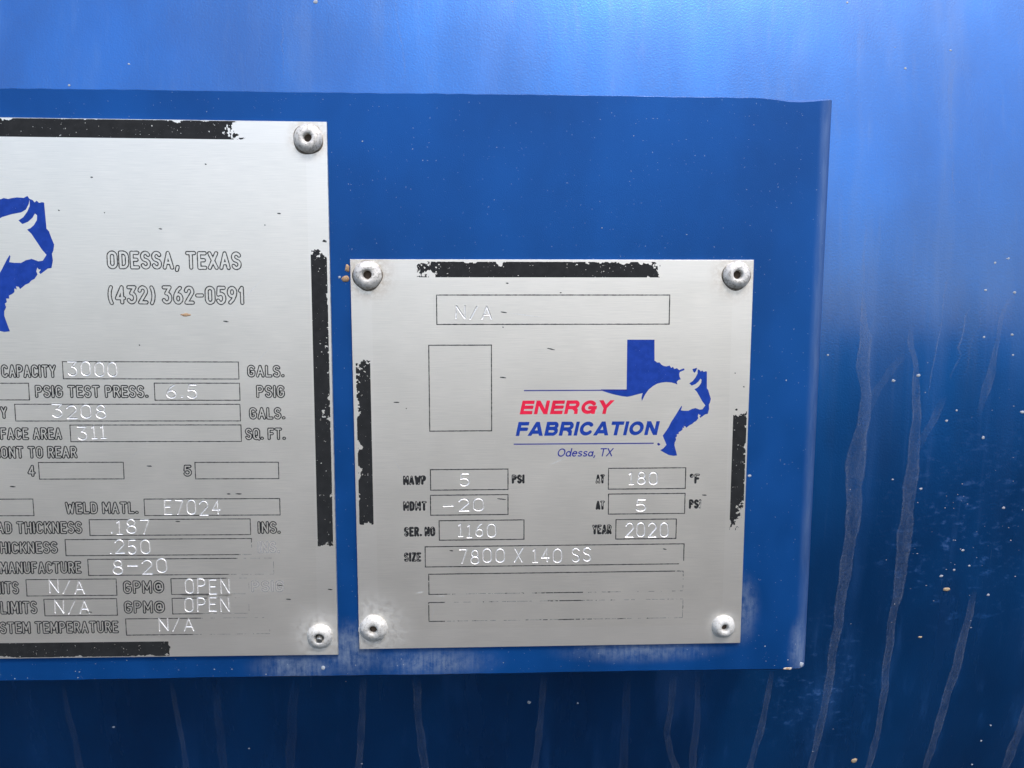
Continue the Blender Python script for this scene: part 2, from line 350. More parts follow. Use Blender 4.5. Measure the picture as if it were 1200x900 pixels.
def bracket_paint():
    n, c = blue_paint('bracket_blue_paint', 3.0, 0.12, (0.55, 0.62, 0.66))
    n.set('Metallic', 0.5).set('Specular IOR Level', 0.25).set('Coat Weight', 0.05).set('Coat Roughness', 0.35)
    bl = n.noise((0.35, 0.35, 0.35), 6, 0.72)
    # chalky aluminium bloom creeping out from under the plates' lower corners
    m = n.vmax(n.spot(-66, -64, 2, 13, 1.0, 0.95), n.spot(-40, -69, 0, 9, 3.2, 0.8), n.spot(64, -52, 0, 11, 0.7, 1.4),
               n.spot(30, -66, 0, 7, 5, 0.8), n.spot(-84, -70, 0, 12, 1.6, 0.7), n.spot(84, -66, 0, 9, 0.5, 1.6))
    bloom = n.math('MULTIPLY', m, n.ramp(n.math('ADD', n.math('MULTIPLY', bl, 0.6), n.math('MULTIPLY', n.noise((0.9, 0.9, 0.12), 4, 0.65), 0.4)), 0.28, 0.72))
    c = n.mix(n.math('MULTIPLY', bloom, 0.8), c, (0.27, 0.34, 0.43))
    # folded edge: paint rubbed thin, plus the bend's sky reflection painted in as colour
    e = n.ramp(n.math('ABSOLUTE', n.math('SUBTRACT', n.x, 85.6)), 0.3, 3.4, 1.0, 0.0)
    rub_sheen = n.math('MULTIPLY', e, n.ramp(n.noise((0.5, 0.5, 0.08), 4, 0.6), 0.25, 0.75, 0.45, 1.0))
    c = n.mix(n.math('MULTIPLY', rub_sheen, 0.38), c, (0.22, 0.31, 0.50))
    fleck = n.ramp(n.noise((1.5, 1.5, 1.5), 2, 0.5), 0.735, 0.76)
    c = n.mix(n.math('MULTIPLY', fleck, 0.4), c, (0.45, 0.52, 0.6))
    n.set('Base Color', c)
    n.set('Roughness', n.math('ADD', n.math('MULTIPLY', bloom, 0.3), n.ramp(n.noise((0.08, 0.08, 0.05), 4), 0.3, 0.7, 0.36, 0.46)))
    return n.m

def aluminium(name, w, h, rivets, stains, warm):
    n = NT(name)
    brush = n.noise((0.12, 4.0, 9.0), 3, 0.6)
    blot = n.noise((0.045, 0.05, 0.06), 5, 0.62)
    fine = n.noise((1.1, 1.1, 1.6), 4, 0.65)
    c = n.mix(n.ramp(blot, 0.3, 0.7), (0.85, 0.815, 0.75), (0.90, 0.86, 0.79))
    c = n.mix(n.ramp(brush, 0.3, 0.7, 0.0, 0.55), c, (0.71, 0.685, 0.635))
    # paler band left where the black border has flaked off
    inset = n.vmax(n.math('SUBTRACT', n.math('ABSOLUTE', n.x), w / 2), n.math('SUBTRACT', n.math('ABSOLUTE', n.z), h / 2))
    band = n.math('MULTIPLY', n.ramp(inset, -6.6, -6.4), 0.22)
    c = n.mix(band, c, (0.93, 0.90, 0.85))
    rough = n.ramp(blot, 0.25, 0.75, 0.41, 0.44)
    # bloom and grime round the rivets
    for (x, z), (colr, r1, amt) in zip(rivets, stains):
        g = n.math('MULTIPLY', n.spot(x, z, 3.2, r1), n.ramp(n.noise((0.55, 0.55, 0.55), 5, 0.7), 0.30, 0.62))
        g = n.math('MULTIPLY', g, amt)
        c = n.mix(g, c, colr)
        rough = n.math('ADD', rough, n.math('MULTIPLY', g, 0.35))
    # whitish oxide specks and faint stains
    ox = n.math('MULTIPLY', n.ramp(n.noise((0.30, 0.30, 0.30), 5, 0.7), 0.64, 0.74), 0.35)
    c = n.mix(ox, c, (0.94, 0.92, 0.88))
    dk = n.math('MULTIPLY', n.ramp(n.noise((0.11, 0.11, 0.17), 5, 0.7), 0.66, 0.80), 0.15)
    c = n.mix(dk, c, (0.38, 0.38, 0.37))
    pit = n.ramp(fine, 0.73, 0.77)
    c = n.mix(n.math('MULTIPLY', pit, 0.5), c, (0.25, 0.25, 0.25))
    n.set('Base Color', c).set('Roughness', n.math('ADD', rough, n.math('MULTIPLY', ox, 0.4))).set('Metallic', METAL)
    n.bump(brush, 0.30, 0.02).bump(n.noise((2.2, 2.2, 3.0), 3), 0.12, 0.02)
    return n.m

METAL = 0.85

def simple(name, c0, rough, metal=0.0, c1=None, scale=1.0, bump=0.0, amt=(0.4, 0.65)):
    n = NT(name)
    f = n.noise((scale,) * 3, 5, 0.65)
    n.set('Base Color', n.mix(n.ramp(f, *amt), c0, c1 or tuple(k * 0.75 for k in c0)))
    n.set('Roughness', rough).set('Metallic', metal)
    if bump: n.bump(f, 0.6, bump)
    return n.m

def ink(name, c0, speck, thr, speck_c=(0.5, 0.5, 0.5)):
    n = NT(name)
    f = n.ramp(n.noise((speck,) * 3, 3, 0.6), thr, thr + 0.03)
    g = n.noise((0.4, 0.4, 0.4), 4)
    c = n.mix(n.ramp(g, 0.3, 0.7), c0, tuple(k * 1.25 + 0.004 for k in c0))
    n.set('Base Color', n.mix(n.math('MULTIPLY', f, 0.8), c, speck_c)).set('Roughness', 0.6).set('Specular IOR Level', 0.18)
    n.bump(g, 0.3, 0.02)
    return n.m

M_TANK = tank_paint()
M_BRACKET = bracket_paint()
WHITE_BLOOM, BROWN = (0.80, 0.80, 0.76), (0.42, 0.36, 0.27)
M_ALU1 = aluminium('aluminium_large_plate', 190.5, 170.1, RIVETS_1, [(BROWN, 8, 0.5), (WHITE_BLOOM, 13, 0.5)], 0)
M_ALU2 = aluminium('aluminium_small_plate', 127, 127, RIVETS_2,
                   [(BROWN, 11, 0.6), (BROWN, 11, 0.45), (WHITE_BLOOM, 16, 0.5), (WHITE_BLOOM, 8, 0.35)], 0)
M_STAMP = simple('freshly_struck_aluminium', (0.87, 0.865, 0.85), 0.45, 0.6, (0.66, 0.655, 0.64), 1.6, 0.03)
M_EDGE = simple('sheared_aluminium_edge', (0.80, 0.80, 0.78), 0.35, 0.8, (0.55, 0.55, 0.52), 0.6)
M_BLACK = ink('black_plate_ink', (0.012, 0.013, 0.014), 2.4, 0.70)
M_LINE = ink('black_line_ink', (0.016, 0.017, 0.018), 2.4, 0.85)
M_GHOST = ink('worn_grey_ink', (0.13, 0.13, 0.13), 2.4, 0.52, (0.24, 0.24, 0.24))
M_GHOST2 = ink('nearly_gone_ink', (0.24, 0.24, 0.24), 2.0, 0.45, (0.30, 0.30, 0.30))
M_BLUEINK = ink('blue_logo_ink', (0.004, 0.034, 0.25), 2.6, 0.70)
M_REDINK = ink('red_logo_ink', (0.58, 0.010, 0.045), 2.0, 0.76)
M_NAVYINK = ink('navy_logo_ink', (0.012, 0.02, 0.20), 2.0, 0.85)
M_RIVET = simple('weathered_rivet_metal', (0.62, 0.61, 0.58), 0.55, 0.2, (0.33, 0.32, 0.29), 1.3, 0.22, (0.48, 0.64))
M_RIVETW = simple('chalky_rivet_metal', (0.58, 0.58, 0.555), 0.6, 0.25, (0.42, 0.41, 0.375), 1.4, 0.16, (0.50, 0.62))
M_CORE = simple('rusty_rivet_core', (0.035, 0.024, 0.016), 0.8, 0.0, (0.07, 0.045, 0.03), 2.0)
M_PIN = simple('steel_rivet_pin', (0.42, 0.42, 0.40), 0.4, 0.8)
M_GRIME = simple('rivet_grime', (0.10, 0.085, 0.065), 0.9, 0.0, (0.20, 0.18, 0.15), 1.5)
M_MUD = simple('dried_mud', (0.44, 0.34, 0.22), 0.9, 0.0, (0.30, 0.22, 0.13), 2.0, 0.1)
M_SPECK = simple('pale_dust_speck', (0.36, 0.40, 0.45), 0.8)
M_CHIP = simple('bare_chipped_metal', (0.66, 0.62, 0.54), 0.6, 0.2, (0.40, 0.24, 0.11), 1.2)
M_RUST = simple('rust_flake', (0.30, 0.17, 0.09), 0.9, 0.0, (0.44, 0.32, 0.20), 2.0)
M_GROUND = NT('darkened_ground')  # ground coloured near black, standing in for shade in front of the tank
_g = M_GROUND.noise((0.0006,) * 3, 6, 0.6)
_g2 = M_GROUND.noise((0.03,) * 3, 4, 0.6)
M_GROUND.set('Base Color', M_GROUND.mix(M_GROUND.math('MULTIPLY', M_GROUND.math('ADD', _g, _g2), 0.5), (0.010, 0.010, 0.010), (0.024, 0.023, 0.022)))
M_GROUND.set('Specular IOR Level', 0.0).set('Roughness', 0.95).bump(_g2, 0.6, 12.0)
M_GROUND = M_GROUND.m

def drip_material(name, strength):
    n = NT(name)
    n.set('Base Color', (0.27, 0.32, 0.41, 1.0)).set('Roughness', 0.6)
    at = n.t.nodes.new('ShaderNodeAttribute'); at.attribute_name = 'film'
    f = n.math('MULTIPLY', n.ramp(n.noise((0.4, 0.4, 0.10), 5, 0.7), 0.30, 0.66, 0.4, 1.15), n.ramp(n.noise((1.6, 1.6, 0.9), 5, 0.75), 0.34, 0.62, 0.35, 1.1))
    n.set('Alpha', n.math('MULTIPLY', n.math('MULTIPLY', at.outputs['Fac'], f), strength, clamp=True))
    return n.m
_drips = {}
def drip_mat(a):
    k = round(a, 2)
    if k not in _drips: _drips[k] = drip_material('dried_water_film', k)
    return _drips[k]

# ------------------------------------------------------------------ ground and tank
mesh_obj('ground', [(-600000, -600000, -1150), (600000, -600000, -1150), (600000, 600000, -1150), (-600000, 600000, -1150)],
         [(0, 1, 2, 3)], M_GROUND)['kind'] = 'structure'

TR, TZ, TY = 762.0, 20.0, 38.0           # tank radius, axis height, nearest point behind the plates
tank = empty('storage_tank', (0, (TY + TR) * MM, (TZ - TR) * MM))
tag(tank, 'large royal blue painted steel tank with pale drip streaks, filling the background', 'tank')
def tank_pt(x, z, off=0.0):
    """a point on the shell, in the tank's own frame (origin at the foot of the shell, below its axis)"""
    a = math.asin((z - TZ) / TR)
    return (x, -(TR + off) * math.cos(a), TR + (TR + off) * math.sin(a))
NSEG = 960
v, f = [], []
xs = [-3050, -600, -300, 0, 300, 600, 3050]
for x in xs:
    for i in range(NSEG):
        a = 2 * math.pi * i / NSEG
        v.append((x, -TR * math.cos(a), TR + TR * math.sin(a)))
for k in range(len(xs) - 1):
    for i in range(NSEG):
        j = (i + 1) % NSEG
        f.append((k * NSEG + i, (k + 1) * NSEG + i, (k + 1) * NSEG + j, k * NSEG + j))
f = [tuple(reversed(q)) for q in f]
mesh_obj('shell', v, f, M_TANK, tank, True)
for sx in (-1, 1):                        # dished heads
    v, f = [], []
    NR, NA = 8, 96
    for r in range(NR + 1):
        t = r / NR * math.pi / 2
        for i in range(NA):
            a = 2 * math.pi * i / NA
            v.append((sx * (3050 + 190 * math.sin(t)), -TR * math.cos(t) * math.cos(a), TR + TR * math.cos(t) * math.sin(a)))
    for r in range(NR):
        for i in range(NA):
            j = (i + 1) % NA
            q = (r * NA + i, r * NA + j, (r + 1) * NA + j, (r + 1) * NA + i)
            f.append(q if sx < 0 else tuple(reversed(q)))
    mesh_obj('dished_head', v, f, M_TANK, tank, True)
for x in (-1900, 1900):                   # saddles under the tank
    v, f = [], []
    pts = [(-560, 0)] + [(620 * math.sin(a), 742 - 752 * math.cos(a)) for a in [math.radians(-60 + 10 * k) for k in range(13)]] + [(560, 0)]
    pts = [(-600, -428)] + [(TR * 1.004 * math.sin(a), TR - TR * 1.004 * math.cos(a)) for a in [math.radians(-48 + 8 * k) for k in range(13)]] + [(600, -428)]
    n = len(pts)
    for s in (-75, 75):
        v += [(x + s, p[0], p[1]) for p in pts]
    f = [tuple(range(n)), tuple(range(2 * n - 1, n - 1, -1))] + [((i + 1) % n, i, n + i, n + (i + 1) % n) for i in range(n)]
    mesh_obj('saddle', v, f, M_TANK, tank)

# dried runs of water on the shell
for strength, pts in DRIPS:
    pts = [(x, z, w * 0.8) for x, z, w in pts]
    if pts[-1][1] > -40 and max(p[2] for p in pts) > 2.0: strength *= 0.55      # faint side runs that die out
    P = []
    for (x0, z0, w0), (x1, z1, w1) in zip(pts[:-1], pts[1:]):
        m = max(2, int(abs(z1 - z0) / 1.5))
        for k in range(m):
            t = k / m
            s = t * t * (3 - 2 * t)
            P.append((x0 + (x1 - x0) * (0.5 * t + 0.5 * s), z0 + (z1 - z0) * t, w0 + (w1 - w0) * s))
    P.append(pts[-1])
    v, f, film = [], [], []
    ph = random.uniform(0, 50)
    for i, (x, z, w) in enumerate(P):
        j = 0.03 * w * math.sin(z * 0.22 + ph) + 0.02 * w * math.sin(z * 0.61 + 2 * ph)
        wl = w * (0.5 + 0.06 * math.sin(z * 0.33 + ph) + random.uniform(-.02, .02))
        wr = w * (0.5 + 0.06 * math.sin(z * 0.27 + 3 * ph) + random.uniform(-.02, .02))
        e = min(1.0, i / 5.0) * (min(1.0, (len(P) - 1 - i) / 6.0) if z > -95 else 1.0)
        rim = 1.0
        for tx, fv in ((-wl * 1.08, 0.0), (-wl * 0.93, rim), (-wl * 0.6, 0.55), (wr * 0.6, 0.55), (wr * 0.93, rim), (wr * 1.08, 0.0)):
            v.append(tank_pt(x + j + tx, z, 0.05)); film.append(fv * e)
    for i in range(len(P) - 1):
        for k in range(5):
            a = i * 6 + k
            f.append((a, a + 1, a + 7, a + 6))
    o = mesh_obj('dried_drip', v, f, drip_mat(strength * 0.42), tank, True)
    at = o.data.attributes.new('film', 'FLOAT', 'POINT')
    at.data.foreach_set('value', film)

def blob(cx, cz, r, h, seed, squash=1.0, n=10):
    """small uneven lump standing proud of a surface: returns local (x, z, height) rings"""
    rnd = random.Random(seed)
    rad = [r * rnd.uniform(0.75, 1.15) for _ in range(n)]
    rows = []
    for t, hh in ((1.0, 0.0), (0.85, 0.6), (0.5, 0.95)):
        rows.append([(cx + rad[i] * t * math.cos(2 * math.pi * i / n), cz + squash * rad[i] * t * math.sin(2 * math.pi * i / n), h * hh) for i in range(n)])
    return rows, (cx, cz, h)

def blob_faces(rows, base):
    n = len(rows[0]); f = []
    for r in range(len(rows) - 1):
        for i in range(n):
            j = (i + 1) % n
            f.append((base + r * n + i, base + r * n + j, base + (r + 1) * n + j, base + (r + 1) * n + i))
    top = base + len(rows) * n
    for i in range(n):
        f.append((base + (len(rows) - 1) * n + i, base + (len(rows) - 1) * n + (i + 1) % n, top))
    return f

v_s, f_s = [], []
for k, (x, z, d) in enumerate(SPOTS):
    rows, top = blob(x, z, d / 2, d * 0.12, k, random.uniform(0.6, 1.0))
    pts = [p for r in rows for p in r] + [top]
    if k < 3:
        mesh_obj('mud_spot', [tank_pt(*p) for p in pts], blob_faces(rows, 0), M_MUD, tank, True)
    else:
        f_s += blob_faces(rows, len(v_s)); v_s += [tank_pt(*p) for p in pts]
for k in range(90):                      # fine spatter, thicker low on the right
    if k < 65:
        x, z = random.gauss(165, 22), random.gauss(-35, 32)
        if x < 96: continue
    else:
        x, z = random.uniform(-240, 240), random.uniform(-170, 190)
    d = random.choice((0.25, 0.3, 0.35, 0.45, 0.6))
    rows, top = blob(x, z, d / 2, d * 0.15, 100 + k, random.uniform(0.4, 1.0), 6)
    f_s += blob_faces(rows, len(v_s)); v_s += [tank_pt(*p) for p in [p for r in rows for p in r] + [top]]
mesh_obj('dust_specks', v_s, f_s, M_SPECK, tank)['kind'] = 'stuff'

# ------------------------------------------------------------------ folded bracket the plates are riveted to
BX0, BX1, BZ0, BZ1, BF, BT, BRD = -288.0, 88.05, -73.6, 113.6, 1.0, 3.2, 5.0
bracket = empty('mounting_bracket', (0, 0, 0))
tag(bracket, 'folded blue painted sheet metal bracket standing off the tank behind both plates', 'bracket')
def profile():
    out, inn = [], []
    back = 52.0
    def arc(cx, a0, a1, r):
        return [(cx + r * math.cos(math.radians(a0 + (a1 - a0) * k / 10)), BF + BRD - r * math.sin(math.radians(a0 + (a1 - a0) * k / 10))) for k in range(11)]
    out.append((BX0, back)); out += arc(BX0 + BRD, 180, 90, BRD)
    out += [(x, BF) for x in np.linspace(BX0 + BRD + 2, BX1 - BRD - 2, 90)]
    out += arc(BX1 - BRD, 90, 0, BRD); out.append((BX1, back))
    r = BRD - BT
    inn.append((BX0 + BT, back)); inn += arc(BX0 + BRD, 180, 90, r)
    inn += [(x, BF + BT) for x in np.linspace(BX0 + BRD + 2, BX1 - BRD - 2, 90)]
    inn += arc(BX1 - BRD, 90, 0, r); inn.append((BX1 - BT, back))
    return out, inn
po, pi_ = profile()
npf = len(po)
rnd = random.Random(8)
rows = []
def lip(x):                               # the sheared top edge is rolled back near its right end
    t = (x - 66.0) / 20.5
    return 0.22 + (1.15 * math.sin(math.pi * t) ** 0.8 if 0 < t < 1 else 0.0) + 0.06 * math.sin(x * 0.9)
def off(p, q, c):                         # move p towards q by c
    d = math.hypot(q[0] - p[0], q[1] - p[1]); return (p[0] + (q[0] - p[0]) * c / d, p[1] + (q[1] - p[1]) * c / d)
wob = lambda x: 0.07 * math.sin(x * 0.05) + 0.04 * math.sin(x * 0.21 + 1) + 0.04 * math.sin(x * 0.7)
lev = []
lev.append([(*off(p, q, 0.5), BZ0 + wob(p[0])) for p, q in zip(po, pi_)])
lev.append([(*p, BZ0 + 0.5 + wob(p[0])) for p in po])
for z in (-40, 0, 40, 80): lev.append([(*p, z) for p in po])
lev.append([(*p, BZ1 - lip(p[0]) + wob(p[0] + 40)) for p in po])
lev.append([(*off(p, q, min(2.4, lip(p[0]) * 1.6)), BZ1 - 0.25 * (lip(p[0]) - 0.22) + wob(p[0] + 40)) for p, q in zip(po, pi_)])
lev.append([(*p, BZ1 - 0.25 * (lip(p[0]) - 0.22) + wob(p[0] + 40)) for p in pi_])
lev.append([(*p, BZ0 + wob(p[0])) for p in pi_])
v = [p for l in lev for p in l]
L = len(lev)
f = []
for l in range(L):
    m = (l + 1) % L
    for i in range(npf - 1):
        f.append((l * npf + i, l * npf + i + 1, m * npf + i + 1, m * npf + i))
f.append(tuple(l * npf for l in range(L - 1, -1, -1))); f.append(tuple(l * npf + npf - 1 for l in range(L)))
o = mesh_obj('folded_sheet', v, f, M_BRACKET, bracket, True)
o.data.set_sharp_from_angle(angle=math.radians(35))

def chip(name, x, z, r, h, seed, mat, y, sq=0.5, parent=None):
    rows, top = blob(x, z, r, h, seed, sq, 12)
    pts = [p for q in rows for p in q] + [top]
    return mesh_obj(name, [(p[0], y - p[2], p[1]) for p in pts], blob_faces(rows, 0), mat, parent, True)
chip('paint_chip', 80.6, -73.1, 1.6, 0.12, 1, M_CHIP, BF, 0.30, bracket)
chip('paint_chip', 85.4, -71.9, 0.7, 0.2, 2, M_SPECK, BF + 0.45, 1.4, bracket)
chip('rust_flake', -64.7, 60.6, 0.8, 0.3, 3, M_RUST, BF, 1.6, bracket)
chip('rust_flake', -65.2, 57.4, 1.3, 0.35, 4, M_RUST, BF, 0.9, bracket)
chip('paint_chip', -67.2, 57.8, 0.45, 0.1, 5, M_SPECK, BF, 0.8, bracket)
chip('paint_chip', 64.9, -6.3, 0.6, 0.15, 6, M_SPECK, BF, 0.8, bracket)
chip('paint_chip', -75.5, -70.4, 0.7, 0.12, 16, M_SPECK, BF, 1.2, bracket)
v_s, f_s = [], []
for k in range(100):
    x, z = random.uniform(-180, 84), random.uniform(-72, 112)
    if k < 40: x, z = random.uniform(-180, 82), random.uniform(-73, -64)
    d = random.choice((0.2, 0.22, 0.28, 0.35, 0.5))
    rows, top = blob(x, z, d / 2, d * 0.12, 700 + k, random.uniform(0.4, 1.0), 6)
    f_s += blob_faces(rows, len(v_s)); v_s += [(p[0], BF - p[2], p[1]) for p in [p for r in rows for p in r] + [top]]
mesh_obj('dust_specks', v_s, f_s, M_SPECK, bracket)['kind'] = 'stuff'

# ------------------------------------------------------------------ single-stroke lettering
def arc(cx, cz, rx, rz, a0, a1, n=10):
    return [(cx + rx * math.cos(math.radians(a0 + (a1 - a0) * k / n)), cz + rz * math.sin(math.radians(a0 + (a1 - a0) * k / n))) for k in range(n + 1)]
def oval(x0, z0, x1, z1, r):
    r = min(r, (x1 - x0) / 2, (z1 - z0) / 2)
    p = arc(x1 - r, z1 - r, r, r, 0, 90, 6) + arc(x0 + r, z1 - r, r, r, 90, 180, 6) + arc(x0 + r, z0 + r, r, r, 180, 270, 6) + arc(x1 - r, z0 + r, r, r, 270, 360, 6)
    return p + [p[0]]
G = {
 'A': (.56, [[(0, 0), (.28, 1), (.56, 0)], [(.1, .33), (.46, .33)]]),
 'C': (.5, [arc(.25, .75, .25, .25, 20, 180, 8) + arc(.25, .25, .25, .25, 180, 340, 8)]),
 'D': (.5, [[(0, 0), (0, 1), (.2, 1)] + arc(.2, .7, .3, .3, 90, 0, 6) + arc(.2, .3, .3, .3, 0, -90, 6) + [(0, 0)]]),
 'E': (.44, [[(.44, 1), (0, 1), (0, 0), (.44, 0)], [(0, .52), (.36, .52)]]),
 'F': (.44, [[(.44, 1), (0, 1), (0, 0)], [(0, .52), (.36, .52)]]),
 'G': (.52, [arc(.26, .74, .26, .26, 20, 180, 8) + arc(.26, .26, .26, .26, 180, 360, 8) + [(.52, .45), (.3, .45)]]),
 'H': (.5, [[(0, 0), (0, 1)], [(.5, 0), (.5, 1)], [(0, .52), (.5, .52)]]),
 'I': (.0, [[(0, 0), (0, 1)]]),
 'K': (.5, [[(0, 0), (0, 1)], [(.48, 1), (0, .42)], [(.17, .62), (.5, 0)]]),
 'L': (.42, [[(0, 1), (0, 0), (.42, 0)]]),
 'M': (.64, [[(0, 0), (0, 1), (.32, .3), (.64, 1), (.64, 0)]]),
 'N': (.52, [[(0, 0), (0, 1), (.52, 0), (.52, 1)]]),
 'O': (.52, [oval(0, 0, .52, 1, .26)]),
 'P': (.48, [[(0, 0), (0, 1), (.24, 1)] + arc(.24, .75, .24, .25, 90, -90, 8) + [(0, .5)]]),
 'Q': (.52, [oval(0, 0, .52, 1, .26), [(.32, .24), (.56, -.04)]]),
 'R': (.48, [[(0, 0), (0, 1), (.24, 1)] + arc(.24, .76, .24, .24, 90, -90, 8) + [(0, .52)], [(.26, .52), (.5, 0)]]),
 'S': (.48, [arc(.24, .76, .24, .24, 25, 180, 8) + [(.02, .66), (.1, .56), (.38, .45), (.47, .34)] + arc(.24, .25, .24, .25, 0, -155, 8)]),
 'T': (.52, [[(0, 1), (.52, 1)], [(.26, 1), (.26, 0)]]),
 'U': (.5, [[(0, 1), (0, .25)] + arc(.25, .25, .25, .25, 180, 360, 8) + [(.5, 1)]]),
 'W': (.76, [[(0, 1), (.19, 0), (.38, .8), (.57, 0), (.76, 1)]]),
 'X': (.52, [[(0, 0), (.52, 1)], [(0, 1), (.52, 0)]]),
 'Y': (.52, [[(0, 1), (.26, .48), (.52, 1)], [(.26, .48), (.26, 0)]]),
 'Z': (.48, [[(0, 1), (.48, 1), (0, 0), (.48, 0)]]),
 '0': (.50, [oval(0, 0, .50, 1, .25)]),
 '1': (.14, [[(0, .82), (.14, 1), (.14, 0)]]),
 '2': (.48, [arc(.24, .74, .24, .26, 170, -20, 10) + [(0, 0), (.48, 0)]]),
 '3': (.48, [[(.02, 1), (.46, 1), (.2, .6)] + arc(.22, .30, .26, .30, 80, -150, 12)]),
 '4': (.52, [[(.38, 0), (.38, 1), (0, .28), (.52, .28)]]),
 '5': (.46, [[(.44, 1), (.06, 1), (.02, .55)] + arc(.21, .30, .25, .31, 110, -150, 12)]),
 '6': (.48, [[(.40, .98), (.20, .80), (.04, .5)] + arc(.24, .28, .24, .28, 155, 515, 14)]),
 '7': (.48, [[(0, 1), (.48, 1), (.14, 0)]]),
 '8': (.48, [oval(.03, .53, .45, 1, .22), oval(0, 0, .48, .53, .25)]),
 '9': (.48, [arc(.24, .72, .24, .28, -25, 335, 14) + [(.44, .5), (.28, .2), (.08, .02)]]),
 '.': (.04, [[(0, .02), (.04, .02)]]),
 ',': (.06, [[(.06, .04), (0, -.16)]]),
 '-': (.36, [[(0, .48), (.36, .48)]]),
 '/': (.40, [[(0, 0), (.40, 1)]]),
 '(': (.18, [arc(.36, .47, .36, .68, 130, 230, 8)]),
 ')': (.18, [arc(-.18, .47, .36, .68, 50, -50, 8)]),
 '*': (.22, [oval(0, .74, .24, 1, .12)]),
 '@': (.74, [oval(0, .02, .74, .98, .37), oval(.22, .3, .5, .7, .14), [(.5, .7), (.52, .32), (.66, .32)]]),
}
G1ST = dict(G)                            # stamped figures: serifed one
G1ST['1'] = (.30, [[(.02, .84), (.15, 1), (.15, 0)], [(0, 0), (.30, 0)]])
G1ST['2'] = (.56, [arc(.28, .72, .28, .28, 165, -25, 10) + [(0, 0), (.56, 0)]])
G1ST['3'] = (.54, [[(.0, 1), (.52, 1), (.22, .62)] + arc(.25, .31, .29, .31, 85, -150, 12)])
G1ST['0'] = (.56, [oval(0, 0, .56, 1, .28)])
G1ST['8'] = (.54, [oval(.05, .53, .49, 1, .23), oval(0, 0, .54, .53, .26)])
G1ST['-'] = (.55, [[(0, .5), (.55, .5)]])

def layout(text, x0, z0, x1, z1, r, gap, glyphs=G, jitter=0.0, seed=0, space=.42):
    rnd = random.Random(seed)
    pen, items = 0.0, []
    for i, ch in enumerate(text):
        if ch == ' ':
            pen += space; continue
        w, st = glyphs[ch]
        items.append((pen, w, st)); pen += w + gap
    total = pen - gap
    sx = (x1 - x0 - 2 * r) / max(total, 1e-6) if total > 0.01 else 1.0
    sz = (z1 - z0 - 2 * r)
    segs = []
    for px, w, st in items:
        jx, jz, ja = rnd.gauss(0, jitter) * .4, rnd.gauss(0, jitter), rnd.gauss(0, jitter * .12)
        for pl in st:
            q = []
            for (gx, gz) in pl:
                X, Z = (px + gx) * sx, gz * sz
                cx, cz = (px + w / 2) * sx, sz / 2
                dx, dz = X - cx, Z - cz
                q.append((x0 + r + cx + dx - ja * dz + jx, z0 + r + cz + dz + ja * dx + jz))
            segs += list(zip(q[:-1], q[1:]))
    return segs

def dist_field(segs, X, Z):
    d = np.full(X.shape, 1e3)
    for (ax, az), (bx, bz) in segs:
        vx, vz = bx - ax, bz - az
        l2 = vx * vx + vz * vz + 1e-12
        m = 1.3
        i0, i1 = np.searchsorted(X[:, 0], (min(ax, bx) - m, max(ax, bx) + m))
        j0, j1 = np.searchsorted(Z[0, :], (min(az, bz) - m, max(az, bz) + m))
        if i1 <= i0 or j1 <= j0: continue
        xs_, zs_ = X[i0:i1, j0:j1], Z[i0:i1, j0:j1]
        t = np.clip(((xs_ - ax) * vx + (zs_ - az) * vz) / l2, 0, 1)
        dd = np.hypot(xs_ - ax - t * vx, zs_ - az - t * vz)
        d[i0:i1, j0:j1] = np.minimum(d[i0:i1, j0:j1], dd)
    return d

def grid(x0, z0, x1, z1, step):
    nx, nz = max(2, int(round((x1 - x0) / step)) + 1), max(2, int(round((z1 - z0) / step)) + 1)
    return np.meshgrid(np.linspace(x0, x1, nx), np.linspace(z0, z1, nz), indexing='ij')

_tab = np.random.RandomState(7).rand(256, 256)
def vnoise(X, Z, scale, octaves=3, gain=0.55, seed=0):
    out, amp, tot = np.zeros(X.shape), 1.0, 0.0
    for o in range(octaves):
        u, w = X / scale + 17.3 * seed + 31 * o + 500, Z / scale + 9.1 * seed + 57 * o + 500
        iu, iw = np.floor(u).astype(int), np.floor(w).astype(int)
        fu, fw = u - iu, w - iw
        fu, fw = fu * fu * (3 - 2 * fu), fw * fw * (3 - 2 * fw)
        t = lambda a, b: _tab[a % 256, b % 256]
        out += amp * ((t(iu, iw) * (1 - fu) + t(iu + 1, iw) * fu) * (1 - fw) + (t(iu, iw + 1) * (1 - fu) + t(iu + 1, iw + 1) * fu) * fw)
        tot += amp; amp *= gain; scale *= 0.5
    return out / tot

